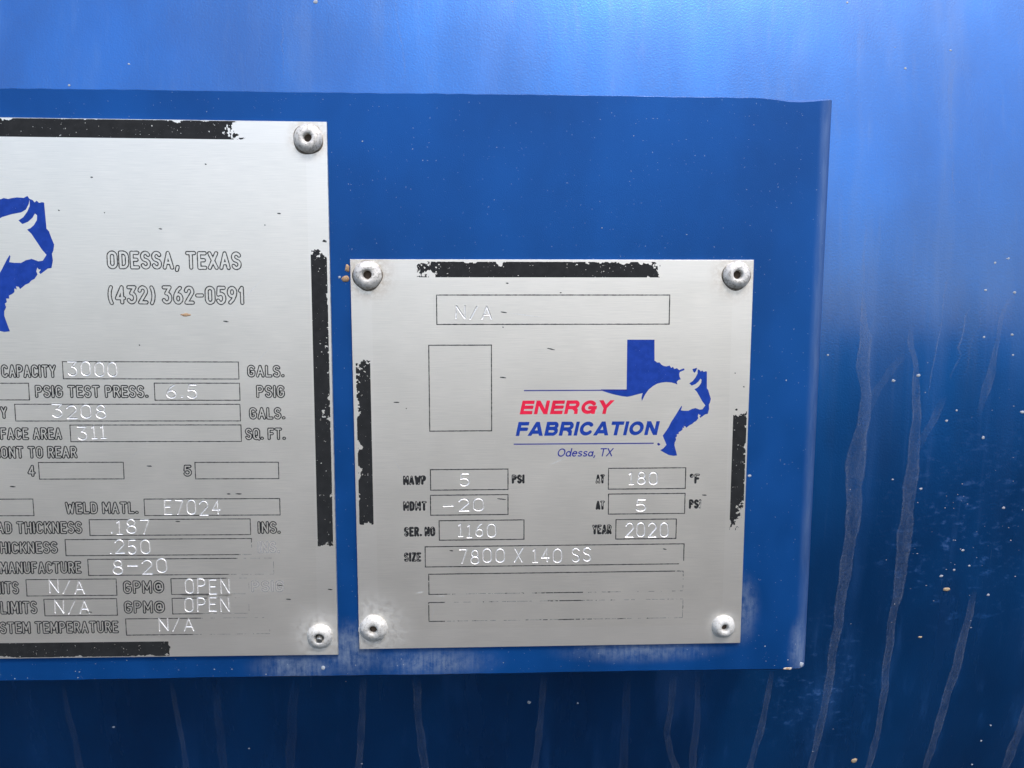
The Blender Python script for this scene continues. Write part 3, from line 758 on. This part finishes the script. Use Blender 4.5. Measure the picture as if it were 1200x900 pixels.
def fill(F, X, Z):
    """polygons of the region F < 0"""
    ins = F < 0
    a, b, c, d = ins[:-1, :-1], ins[1:, :-1], ins[1:, 1:], ins[:-1, 1:]
    cnt = a.astype(int) + b + c + d
    verts, faces = [], []
    full = np.argwhere(cnt == 4)
    nz = X.shape[1]
    # whole cells, merged into runs along z
    lut = {}
    k = 0
    while k < len(full):
        i, j = full[k]; e = k
        while e + 1 < len(full) and full[e + 1][0] == i and full[e + 1][1] == full[e][1] + 1: e += 1
        j2 = full[e][1] + 1
        n = len(verts)
        verts += [(X[i, j], Z[i, j]), (X[i + 1, j], Z[i + 1, j]), (X[i + 1, j2], Z[i + 1, j2]), (X[i, j2], Z[i, j2])]
        faces.append((n, n + 1, n + 2, n + 3))
        k = e + 1
    for i, j in np.argwhere((cnt > 0) & (cnt < 4)):
        cs = ((i, j), (i + 1, j), (i + 1, j + 1), (i, j + 1))
        n = len(verts); m = 0
        for q in range(4):
            p0, p1 = cs[q], cs[(q + 1) % 4]
            f0, f1 = F[p0], F[p1]
            if f0 < 0: verts.append((X[p0], Z[p0])); m += 1
            if (f0 < 0) != (f1 < 0):
                t = f0 / (f0 - f1)
                verts.append((X[p0] + (X[p1] - X[p0]) * t, Z[p0] + (Z[p1] - Z[p0]) * t)); m += 1
        if m >= 3: faces.append(tuple(range(n, n + m)))
    return verts, faces

def print_obj(name, F, X, Z, mat, parent, y=-0.02):
    v, f = fill(F, X, Z)
    if not f: return None
    return mesh_obj(name, [(p[0], y, p[1]) for p in v], f, mat, parent)

# ------------------------------------------------------------------ plate builder
def plate(name, loc, rot, W, H, mat, stamps, label, fade):
    root = empty(name, loc, rot)
    tag(root, label, 'data plate', 'data plates riveted to the bracket')
    T, CH = 1.0, 0.12
    rects, all_segs = [], []
    hw = 0.21
    for k, (txt, x0, z0, x1, z1) in enumerate(stamps):
        segs = layout(txt, x0, z0, x1, z1, 0.15, .30, G1ST, 0.16, k * 7 + len(txt), .45)
        m = 0.9
        X, Z = grid(x0 - m, z0 - m, x1 + m, z1 + m, 0.1)
        d = dist_field(segs, X, Z)
        press = 0.50 + 0.8 * vnoise(X, Z, 1.8, 3, seed=k)
        dep = np.clip(1 - (d / (hw * np.clip(press, .7, 1.15))) ** 2, 0, 1) ** 0.8
        lipz = np.exp(-((d - hw * 1.35) / 0.14) ** 2) * 0.02
        Y = dep * 0.17 * press - lipz
        edge = np.minimum(np.minimum(X - X[0, 0], X[-1, 0] - X), np.minimum(Z - Z[0, 0], Z[0, -1] - Z))
        Y *= np.clip(edge / 0.3, 0, 1)
        nx, nz = X.shape
        v = np.stack([X, Y, Z], -1).reshape(-1, 3)
        ii, jj = np.meshgrid(np.arange(nx - 1), np.arange(nz - 1), indexing='ij')
        q = np.stack([ii * nz + jj, (ii + 1) * nz + jj, (ii + 1) * nz + jj + 1, ii * nz + jj + 1], -1).reshape(-1, 4)
        dm = (d[:-1, :-1] + d[1:, 1:]) / 2
        o = mesh_obj('stamped_characters', v.tolist(), q.tolist(), [mat, M_STAMP], root, True, (dm < hw * 0.95).astype(int).reshape(-1))
        o['label'] = 'stamped characters reading ' + txt
        rects.append((X[0, 0], Z[0, 0], X[-1, 0], Z[0, -1]))
        all_segs.append((rects[-1], segs))
    # the sheet: front face in cells round the stamped patches, chamfered rim, back
    w, h = W / 2 - CH, H / 2 - CH
    gx = sorted({-w, w} | {r[0] for r in rects} | {r[2] for r in rects})
    gz = sorted({-h, h} | {r[1] for r in rects} | {r[3] for r in rects})
    v, f, mi = [], [], []
    for a, b in zip(gx[:-1], gx[1:]):
        for c, d in zip(gz[:-1], gz[1:]):
            mx, mz = (a + b) / 2, (c + d) / 2
            if any(r[0] < mx < r[2] and r[1] < mz < r[3] for r in rects): continue
            n = len(v); v += [(a, 0, c), (b, 0, c), (b, 0, d), (a, 0, d)]; f.append((n, n + 1, n + 2, n + 3)); mi.append(0)
    n = len(v)
    for (x, z, y) in ((w, h, 0), (W / 2, H / 2, CH), (W / 2, H / 2, T)):
        v += [(-x, y, -z), (x, y, -z), (x, y, z), (-x, y, z)]
    for r in range(2):
        for i in range(4):
            j = (i + 1) % 4
            f.append((n + r * 4 + j, n + r * 4 + i, n + r * 4 + 4 + i, n + r * 4 + 4 + j)); mi.append(1)
    f.append((n + 11, n + 10, n + 9, n + 8)); mi.append(1)
    mesh_obj('metal_sheet', v, f, [mat, M_EDGE], root, False, mi)
    return root, all_segs

def carve(F, X, Z, all_segs):
    for r, segs in all_segs:
        if X[0, 0] > r[2] or X[-1, 0] < r[0] or Z[0, 0] > r[3] or Z[0, -1] < r[1]: continue
        F = np.maximum(F, 0.22 - dist_field(segs, X, Z))
    return F

def wear(F, X, Z, fade, seed, base=0.0):
    n = vnoise(X, Z, 1.1, 3, seed=seed)
    w = np.clip(fade(X, Z), 0, 1) + base
    return np.maximum(F, (0.12 + 0.75 * w - n) * 1.2) if np.max(w) > 0 else F

def words(root, table, ro, ri, fade, seed0, all_segs, gap=.36, base=0.0, blot=0.0):
    for k, (txt, x0, z0, x1, z1) in enumerate(table):
        k_ = 1.25 if z1 - z0 > 5.4 else 1.0
        m = 1.2
        extra = (z1 - z0) * 0.25 if '(' in txt or ',' in txt else 0.0
        X, Z = grid(x0 - m, z0 - m - extra, x1 + m, z1 + m + extra * .6, 0.085)
        segs = layout(txt, x0, z0, x1, z1, ro * k_, gap, jitter=0.02, seed=seed0 + k)
        if txt in ('I', '1'): pass
        d = dist_field(segs, X, Z)
        rin = ri * k_ if k_ == 1.0 else ro * k_ - (ro - ri) * 0.95
        F = np.maximum(d - ro * k_, rin - d)
        if blot: F = np.minimum(F, np.maximum(d - ro, (0.42 - vnoise(X, Z, 1.0, 2, seed=k)) * blot))
        F = F + (vnoise(X, Z, 0.5, 2, seed=seed0 + k) - 0.5) * 0.10
        if np.max(fade(X, Z)) > 0.25:
            print_obj('worn_word', carve(np.maximum(F + 0.05, (0.3 - fade(X, Z)) * 0.5), X, Z, all_segs), X, Z, M_GHOST2, root, -0.012)
        F = wear(F, X, Z, fade, seed0 + k, base)
        F = carve(F, X, Z, all_segs)
        o = print_obj('printed_word', F, X, Z, M_LINE, root)
        if o: o['label'] = 'printed black outline lettering reading ' + txt.replace('*', 'degree ')

def boxes(root, table, lw, fade, seed0, all_segs, base=0.0):
    for k, (x0, z0, x1, z1) in enumerate(table):
        parts_v, parts_f, gv, gf = [], [], [], []
        sk = 0.25 * math.sin(k * 1.7)
        for (a, b, c, d) in ((x0 - lw, z0 - lw, x1 + lw, z0 + lw), (x0 - lw, z1 - lw, x1 + lw, z1 + lw),
                             (x0 - lw, z0 + lw, x0 + lw, z1 - lw), (x1 - lw, z0 + lw, x1 + lw, z1 - lw)):
            m = 0.15
            horiz = (c - a) > (d - b)
            X, Z = grid(a - (0 if not horiz else m), b - (m if horiz else 0), c + (0 if not horiz else m), d + (m if horiz else 0), 0.09) if horiz else grid(a - m, b, c + m, d, 0.09)
            F = np.maximum(np.maximum(a - X, X - c), np.maximum(b - Z, Z - d)) if True else None
            if horiz: F = np.maximum(b - Z, Z - d); F = np.maximum(F, np.maximum(a - X, X - c))
            else: F = np.maximum(a - X, X - c)
            F = F + (vnoise(X, Z, 0.7, 2, seed=seed0 + k) - 0.5) * 0.10
            Fw = carve(wear(F, X, Z, fade, seed0 + k, base), X, Z, all_segs)
            v, f = fill(Fw, X, Z)
            n = len(parts_v); parts_v += v; parts_f += [tuple(i + n for i in q) for q in f]
            if np.max(fade(X, Z)) > 0.25:
                Fg = np.maximum(np.maximum(F + lw * 0.55, (0.3 - fade(X, Z)) * 0.5), (0.46 - vnoise(X, Z, 2.2, 4, 0.7, seed0 + k + 5)))
                v, f = fill(carve(Fg, X, Z, all_segs), X, Z)
                n = len(gv); gv += v; gf += [tuple(i + n for i in q) for q in f]
        if parts_f: mesh_obj('printed_field_box', [(p[0], -0.02, p[1]) for p in parts_v], parts_f, M_LINE, root)
        if gf: mesh_obj('worn_field_box', [(p[0], -0.012, p[1]) for p in gv], gf, M_GHOST, root)

def bar(root, x0, z0, x1, z1, ends, ragged, seed):
    """flaking black border strip; ends = how far each end (x0,x1,z0,z1) is eaten away; ragged = outer side(s) chipped"""
    X, Z = grid(x0 - 2.5, z0 - 2.5, x1 + 2.5, z1 + 2.5, 0.11)
    n1 = vnoise(X, Z, 4.2, 5, 0.70, seed); n2 = vnoise(X, Z, 0.9, 3, 0.6, seed + 3); n3 = vnoise(X, Z, 0.45, 2, 0.5, seed + 9)
    F = np.maximum(np.maximum(x0 - X, X - x1), np.maximum(z0 - Z, Z - z1))
    for side, amt in ends.items():
        dd = {'x0': X - x0, 'x1': x1 - X, 'z0': Z - z0, 'z1': z1 - Z}[side]
        F = np.maximum(F, amt * (1.0 - 0.0) * (n1 - 0.28) * 1.9 - dd)
        F = np.maximum(F, (n2 - 0.55 - np.clip(dd / (amt * 2.2), 0, 1) * 0.4) * 2.0)
    for side, amt in ragged.items():
        dd = {'x0': X - x0, 'x1': x1 - X, 'z0': Z - z0, 'z1': z1 - Z}[side]
        F = np.maximum(F, amt * np.clip((n1 - 0.56) * 8, 0, 2.2) + 0.10 * n2 - dd)
    F = np.maximum(F, (n3 - 0.87) * 3.0)
    return print_obj('black_border_strip', F, X, Z, M_BLACK, root, -0.02)

def rivet(root, x, z, r, seed, mat, pin=False, rough=0.10, h=2.0):
    rnd = random.Random(seed)
    hr = r * rnd.uniform(0.28, 0.36)
    prof = [(r * 1.02, 0.0), (r * 1.03, 0.25), (r * 1.0, 0.55), (r * 0.93, 0.98 * h * .5), (r * 0.80, h * 0.78), (r * 0.64, h * 0.95), (r * 0.50, h), (r * 0.40, h * 0.96),
            (hr * 1.08, h * 0.84), (hr, h * 0.62), (hr * 0.92, h * 0.1)]
    N = 40
    tl = rnd.uniform(0.08, 0.2)
    ph = [rnd.uniform(0, 6.28) for _ in range(6)]
    v, f = [], []
    for k, (pr, py) in enumerate(prof):
        for i in range(N):
            a = 2 * math.pi * i / N
            am = rough * (1.0 if 1 < k < 8 else 0.35)
            jr = 1 + am * 0.35 * (math.sin(3 * a + ph[0]) * .5 + math.sin(5 * a + ph[1]) * .4 + math.sin(9 * a + ph[2] + k) * .35) + rnd.uniform(-1, 1) * am * 0.16
            jy = py * (1 + tl * pr / r * math.cos(a - ph[5]) + am * 0.5 * math.sin(2 * a + ph[3]) + rnd.uniform(-1, 1) * am * 0.22)
            v.append((x + pr * jr * math.cos(a), -jy if k else 0.0, z + pr * jr * math.sin(a)))
    for k in range(len(prof) - 1):
        for i in range(N):
            j = (i + 1) % N
            f.append((k * N + i, k * N + j, (k + 1) * N + j, (k + 1) * N + i))
    f = [tuple(reversed(q)) for q in f]
    o = mesh_obj('rivet', v, f, mat, root, True)
    # core at the bottom of the hole (broken-off stem), or a pin standing up in it
    v, f = [], []
    M = 16
    if pin:
        pr, top, mt, tilt = hr * 0.72, h * 1.12, M_PIN, 0.35
    else:
        pr, top, mt, tilt = hr * 0.98, h * 0.16, M_CORE, 0.05
    for k, (s, y) in enumerate(((1.0, 0.05), (1.0, top * .9), (0.75, top))):
        for i in range(M):
            a = 2 * math.pi * i / M
            v.append((x + pr * s * math.cos(a) + (0.25 if pin else 0) * y * 0.2, -y - tilt * s * pr * math.sin(a) * (y > 0.1), z + pr * s * math.sin(a) - (0.25 if pin else 0) * y))
    for k in range(2):
        for i in range(M):
            j = (i + 1) % M
            f.append((k * M + j, k * M + i, (k + 1) * M + i, (k + 1) * M + j))
    f.append(tuple(2 * M + i for i in range(M)))
    c = mesh_obj('broken_stem', v, f, mt, root)
    c.parent = o
    if pin:
        cv = [(x + hr * 1.02 * math.cos(2 * math.pi * i / M), -h * 0.3, z + hr * 1.02 * math.sin(2 * math.pi * i / M)) for i in range(M)]
        c2 = mesh_obj('rivet_bore', cv, [tuple(range(M))], M_CORE, o)
    # ring of grime packed round the foot of the rivet
    v, f = [], []
    for k, (s, y) in enumerate(((0.98, 0.30), (1.06, 0.14), (1.13, 0.03), (1.17, -0.05))):
        for i in range(N):
            a = 2 * math.pi * i / N
            g = 0.25 + 0.75 * max(0.0, 0.5 - 0.5 * math.sin(a + 0.3)) + 0.25 * math.sin(4 * a + ph[4])
            v.append((x + r * (0.98 + (s - 0.98) * max(0.15, g)) * math.cos(a), -y, z + r * (0.98 + (s - 0.98) * max(0.15, g)) * math.sin(a)))
    for k in range(3):
        for i in range(N):
            j = (i + 1) % N
            f.append((k * N + j, k * N + i, (k + 1) * N + i, (k + 1) * N + j))
    f = [tuple(reversed(q)) for q in f]
    g = mesh_obj('grime_ring', v, f, M_GRIME if mat is M_RIVET else M_RIVETW, o, True)
    return o

def poly(name, pts, mat, root, y=-0.02, jit=0.0, seed=0, sub=True):
    rnd = random.Random(seed)
    bm = bmesh.new()
    vs = [bm.verts.new((p[0] * MM, y * MM, p[1] * MM)) for p in pts]
    es = [bm.edges.new((vs[i], vs[(i + 1) % len(vs)])) for i in range(len(vs))]
    bmesh.ops.triangle_fill(bm, edges=es, use_beauty=True, use_dissolve=False, normal=(0, -1, 0))
    me = bpy.data.meshes.new(name); bm.to_mesh(me); bm.free()
    me.materials.append(mat)
    o = bpy.data.objects.new(name, me); col.objects.link(o); o.parent = root
    return o

def _el(cx, cz, rx, rz, a0, a1): return arc(cx, cz, rx, rz, a0, a1, 18)
BR_ = 0.125                               # half stroke of the bold face, in cap heights
BOLD = {
 'E': (.64, [[(BR_, -1), (BR_, 2)], [(BR_, 1 - BR_), (2, 1 - BR_)], [(BR_, .51), (.58, .51)], [(BR_, BR_), (2, BR_)]]),
 'F': (.61, [[(BR_, -1), (BR_, 2)], [(BR_, 1 - BR_), (2, 1 - BR_)], [(BR_, .48), (.53, .48)]]),
 'N': (.74, [[(BR_, -1), (BR_, 2)], [(.74 - BR_, -1), (.74 - BR_, 2)], [(BR_ - .06, 1.11), (.74 - BR_ + .06, -.11)]]),
 'R': (.74, [[(BR_, -1), (BR_, 2)], [(BR_, 1 - BR_), (.44, 1 - BR_)] + _el(.44, .685, .185, .21, 90, -90) + [(BR_, .475)], [(.42, .475), (.60, .28), (.635, -.4)]]),
 'G': (.80, [_el(.41, .5, .41 - BR_, .5 - BR_, 38, 335), [(.45, .46), (2, .46)], [(.80 - BR_, .46), (.80 - BR_, -1)]]),
 'Y': (.74, [[(.02, 1.15), (.37, .46), (.72, 1.15)], [(.37, .46), (.37, -1)]]),
 'A': (.80, [[(.035, -.2), (.40, .98), (.765, -.2)], [(.2, .27), (.6, .27)]]),
 'B': (.72, [[(BR_, -1), (BR_, 2)], [(BR_, 1 - BR_), (.42, 1 - BR_)] + _el(.42, .71, .165, .185, 90, -90) + [(BR_, .525)],
             [(.42, .525)] + _el(.42, .315, .195, .21, 90, -90) + [(BR_, BR_)]]),
 'I': (.21, [[(BR_, -1), (BR_, 2)]]),
 'C': (.76, [_el(.40, .5, .40 - BR_, .5 - BR_, 42, 318)]),
 'T': (.66, [[(-1, 1 - BR_), (2, 1 - BR_)], [(.33, 1), (.33, -1)]]),
 'O': (.82, [_el(.41, .5, .41 - BR_, .5 - BR_, 0, 360)]),
}
THIN = {
 'O': (.70, [_el(.35, .5, .31, .46, 0, 360)]),
 'd': (.50, [_el(.24, .33, .20, .29, 0, 360), [(.46, 1.0), (.46, .04)]]),
 'e': (.48, [[(.06, .35), (.44, .35)] + _el(.25, .33, .20, .29, 10, 310)]),
 's': (.40, [_el(.21, .47, .15, .14, 40, 200) + [(.12, .38), (.28, .29)] + _el(.20, .18, .16, .14, 40, -140)]),
 'a': (.48, [_el(.23, .30, .19, .26, 0, 360), [(.43, .60), (.43, .04)]]),
 ',': (.16, [[(.10, .06), (.04, -.16)]]),
 'T': (.56, [[(.02, .95), (.54, .95)], [(.28, .95), (.28, .04)]]),
 'X': (.56, [[(.04, .04), (.52, .96)], [(.04, .96), (.52, .04)]]),
}
def type_line(name, text, x0, z0, x1, z1, mat, root, face, rad, shear, gap, y=-0.02):
    """slanted logo lettering: each glyph stroked, clipped square to its cell, fitted to the measured box"""
    pen, items = 0.0, []
    for ch in text:
        if ch == ' ':
            pen += .30; continue
        w, st = face[ch]; items.append((pen, w, st)); pen += w + gap
    H = z1 - z0
    kx = (x1 - x0 - shear * H) / (pen - gap) / H
    low = 0.25 * H if ',' in text else 0.1
    X, Z = grid(x0 - .5, z0 - low, x1 + .5, z1 + .3, 0.06 if H > 3 else 0.045)
    U, Vv = (X - x0 - shear * (Z - z0)) / (H * kx), (Z - z0) / H
    F = np.full(X.shape, 9.0)
    for px, w, st in items:
        m = (U > px - .25) & (U < px + w + .25)
        u, q = U[m] - px, Vv[m]
        d = np.full(u.shape, 9.0)
        for pl in st:
            for (ax, az), (bx, bz) in zip(pl[:-1], pl[1:]):
                vx, vz = (bx - ax) * kx, bz - az
                t = np.clip(((u - ax) * kx * vx + (q - az) * vz) / (vx * vx + vz * vz + 1e-9), 0, 1)
                d = np.minimum(d, np.hypot((u - ax) * kx - t * vx, q - az - t * vz))
        f_ = d - rad
        if face is BOLD: f_ = np.maximum(f_, np.maximum(np.maximum(-u, u - w) * kx, np.maximum(-q, q - 1)))
        F[m] = np.minimum(F[m], f_)
    return print_obj(name, F * H + (vnoise(X, Z, .5, 2, seed=3) - .5) * .03, X, Z, mat, root, y)

def scratches(root, table, seed):
    rnd = random.Random(seed)
    for k, (x0, z0, x1, z1) in enumerate(table):
        L = math.hypot(x1 - x0, z1 - z0)
        X, Z = grid(min(x0, x1) - .5, min(z0, z1) - .5, max(x0, x1) + .5, max(z0, z1) + .5, 0.07)
        d = dist_field([((x0, z0), (x1, z1))], X, Z)
        t = np.clip(((X - x0) * (x1 - x0) + (Z - z0) * (z1 - z0)) / max(L * L, 1e-6), 0, 1)
        F = d - (0.05 + 0.14 * np.sin(np.pi * np.clip(t, .05, 1)) ** .7) + (vnoise(X, Z, .4, 2, seed=seed + k) - .5) * .12
        print_obj('dark_nick', F, X, Z, M_LINE, root, -0.015)

def pale_scratches(root, table):
    for (x0, z0, x1, z1, w) in table:
        nx, nz = -(z1 - z0), x1 - x0
        l = math.hypot(nx, nz); nx, nz = nx / l * w / 2, nz / l * w / 2
        m = ((x0 + x1) / 2, (z0 + z1) / 2)
        mesh_obj('fine_scratch', [(x0, -.012, z0), (m[0] + nx, -.012, m[1] + nz), (x1, -.012, z1), (m[0] - nx, -.012, m[1] - nz)], [(0, 3, 2, 1)], M_STAMP, root)

def logo(root, sc_, ox, oz, full):
    T = lambda L: [(ox + sc_ * p[0], oz + sc_ * p[1]) for p in L]
    poly('logo_state_shape', T(STATE_FULL if full else STATE_WORN), M_BLUEINK, root)
    poly('logo_bull_outline', T(COAST), M_BLUEINK, root)
    if not full: poly('logo_blot', T(HORN_BLOT), M_BLUEINK, root)
    poly('logo_dot', T(LOGO_DOT), M_NAVYINK, root)
    for name, txt, row, mat, face, rad, gap in (('logo_red_lettering', 'ENERGY', 0, M_REDINK, BOLD, BR_, .05), ('logo_blue_lettering', 'FABRICATION', 1, M_BLUEINK, BOLD, BR_, .05),
                                           ('logo_town_lettering', 'Odessa, TX', 2, M_NAVYINK, THIN, .072, .09)):
        (x0, z0), (x1, z1) = T([(LOGO[row][1], LOGO[row][2]), (LOGO[row][3], LOGO[row][4])])
        type_line(name, txt, x0, z0, x1, z1, mat, root, face, rad, .21, gap, -0.024)
    for row in (3, 4):
        (x0, z0), (x1, z1) = T([(LOGO[row][1], LOGO[row][2]), (LOGO[row][3], LOGO[row][4])])
        mesh_obj('logo_rule', [(x0, -.024, z0), (x1, -.024, z0), (x1, -.024, z1), (x0, -.024, z1)], [(0, 1, 2, 3)], M_NAVYINK, root)

# ------------------------------------------------------------------ large plate, cut by the left edge of the picture
sm = lambda t: np.clip(t, 0, 1)
fade1 = lambda X, Z: sm((X - (60.0 + (Z + 52) * 0.6)) / 7.0) * sm((-43.5 - Z) / 3.0)
p1, seg1 = plate('data_plate', (-165.29 * MM, 0, 19.84 * MM), 0.0028, 190.5, 170.1, M_ALU1, STAMPS_1,
                 'large aluminium data plate with capacity fields, cut off by the left edge', fade1)
words(p1, WORDS_1, 0.52, 0.20, fade1, 10, seg1)
boxes(p1, BOXES_1, 0.13, fade1, 40, seg1)
for k, (b, e, rg) in enumerate(((BARS_1[0], {'x1': 8.0}, {'z1': 0.4}), (BARS_1[1], {'z1': 7.0, 'z0': 2.0}, {'x1': 1.2}), (BARS_1[2], {'x1': 1.6}, {'z0': 0.5}))):
    bar(p1, *b, e, rg, 60 + k)
logo(p1, LOGO1[0], LOGO1[1], LOGO1[2], True)
rivet(p1, *RIVETS_1[0], 4.25, 1, M_RIVET, rough=0.06)
rivet(p1, *RIVETS_1[1], 4.0, 2, M_RIVETW, pin=True, rough=0.05)
rivet(p1, -89.6, 80.0, 4.2, 3, M_RIVET, rough=0.08)
rivet(p1, -89.6, -78.5, 4.1, 4, M_RIVETW, rough=0.06)
scratches(p1, SCRATCH_1, 5)
pale_scratches(p1, [(61, 24, 78, 41, .16), (52, 31, 66, 37, .12), (82, -66, 86, -71, .18), (70, 10, 78, 18, .12), (-10, 70, 4, 66, .1), (30, -20, 37, -14, .12)])
chip('rust_flake', FLAKES_1[0][0], FLAKES_1[0][1], 1.7, 0.12, 9, M_RUST, 0.0, 0.32, p1)

# ------------------------------------------------------------------ small square plate
fade2 = lambda X, Z: np.maximum(sm((-40.0 - Z) / 2.0) * (0.86 - 0.62 * np.exp(-((X - 4.0 + (Z + 45) * .2) / 9.0) ** 2) - 0.75 * sm((-34.4 - X) / 1.5)),
                                np.maximum(0.75 * sm((X - 40.0) / 3.0) * sm((-33.0 - Z) / 3), 0.45 * sm((X - 47) / 2) * sm((-10 - Z) / 3)))
p2, seg2 = plate('data_plate', (0, 0, 0), -0.0026, 127.0, 127.0, M_ALU2, STAMPS_2,
                 'small square aluminium data plate with blue bull logo and serial number fields', fade2)
words(p2, WORDS_2, 0.37, 0.10, fade2, 110, seg2, gap=.46, blot=0.7)
boxes(p2, BOXES_2, 0.15, fade2, 140, seg2)
for k, (b, e, rg) in enumerate(((BARS_2[0], {'x0': 8.0, 'x1': 5.0}, {'z1': 0.8}), (BARS_2[1], {'z1': 7.5, 'z0': 0.8}, {'x0': 1.0}), (BARS_2[2], {'z1': 4.0, 'z0': 11.0}, {'x1': 1.0}))):
    bar(p2, *b, e, rg, 80 + k)
logo(p2, 1.0, 0.0, 0.0, False)
rivet(p2, *RIVETS_2[0], 4.3, 11, M_RIVET, rough=0.16)
rivet(p2, *RIVETS_2[1], 4.25, 12, M_RIVET, rough=0.12)
rivet(p2, *RIVETS_2[2], 4.3, 13, M_RIVETW, rough=0.12)
rivet(p2, *RIVETS_2[3], 3.7, 14, M_RIVETW, rough=0.04)
scratches(p2, SCRATCH_2, 25)
pale_scratches(p2, [(-14.6, 46.9, -3, 45.4, .28), (-45, -44.6, -41.6, -44.0, .45), (-37.5, -45.8, -34.8, -45.6, .4), (-38, -47, -40, -55, .12), (-2, -2.5, 5, 0.5, .3), (20, 10, 30, 14, .1), (-52, 2, -46, -9, .14)])
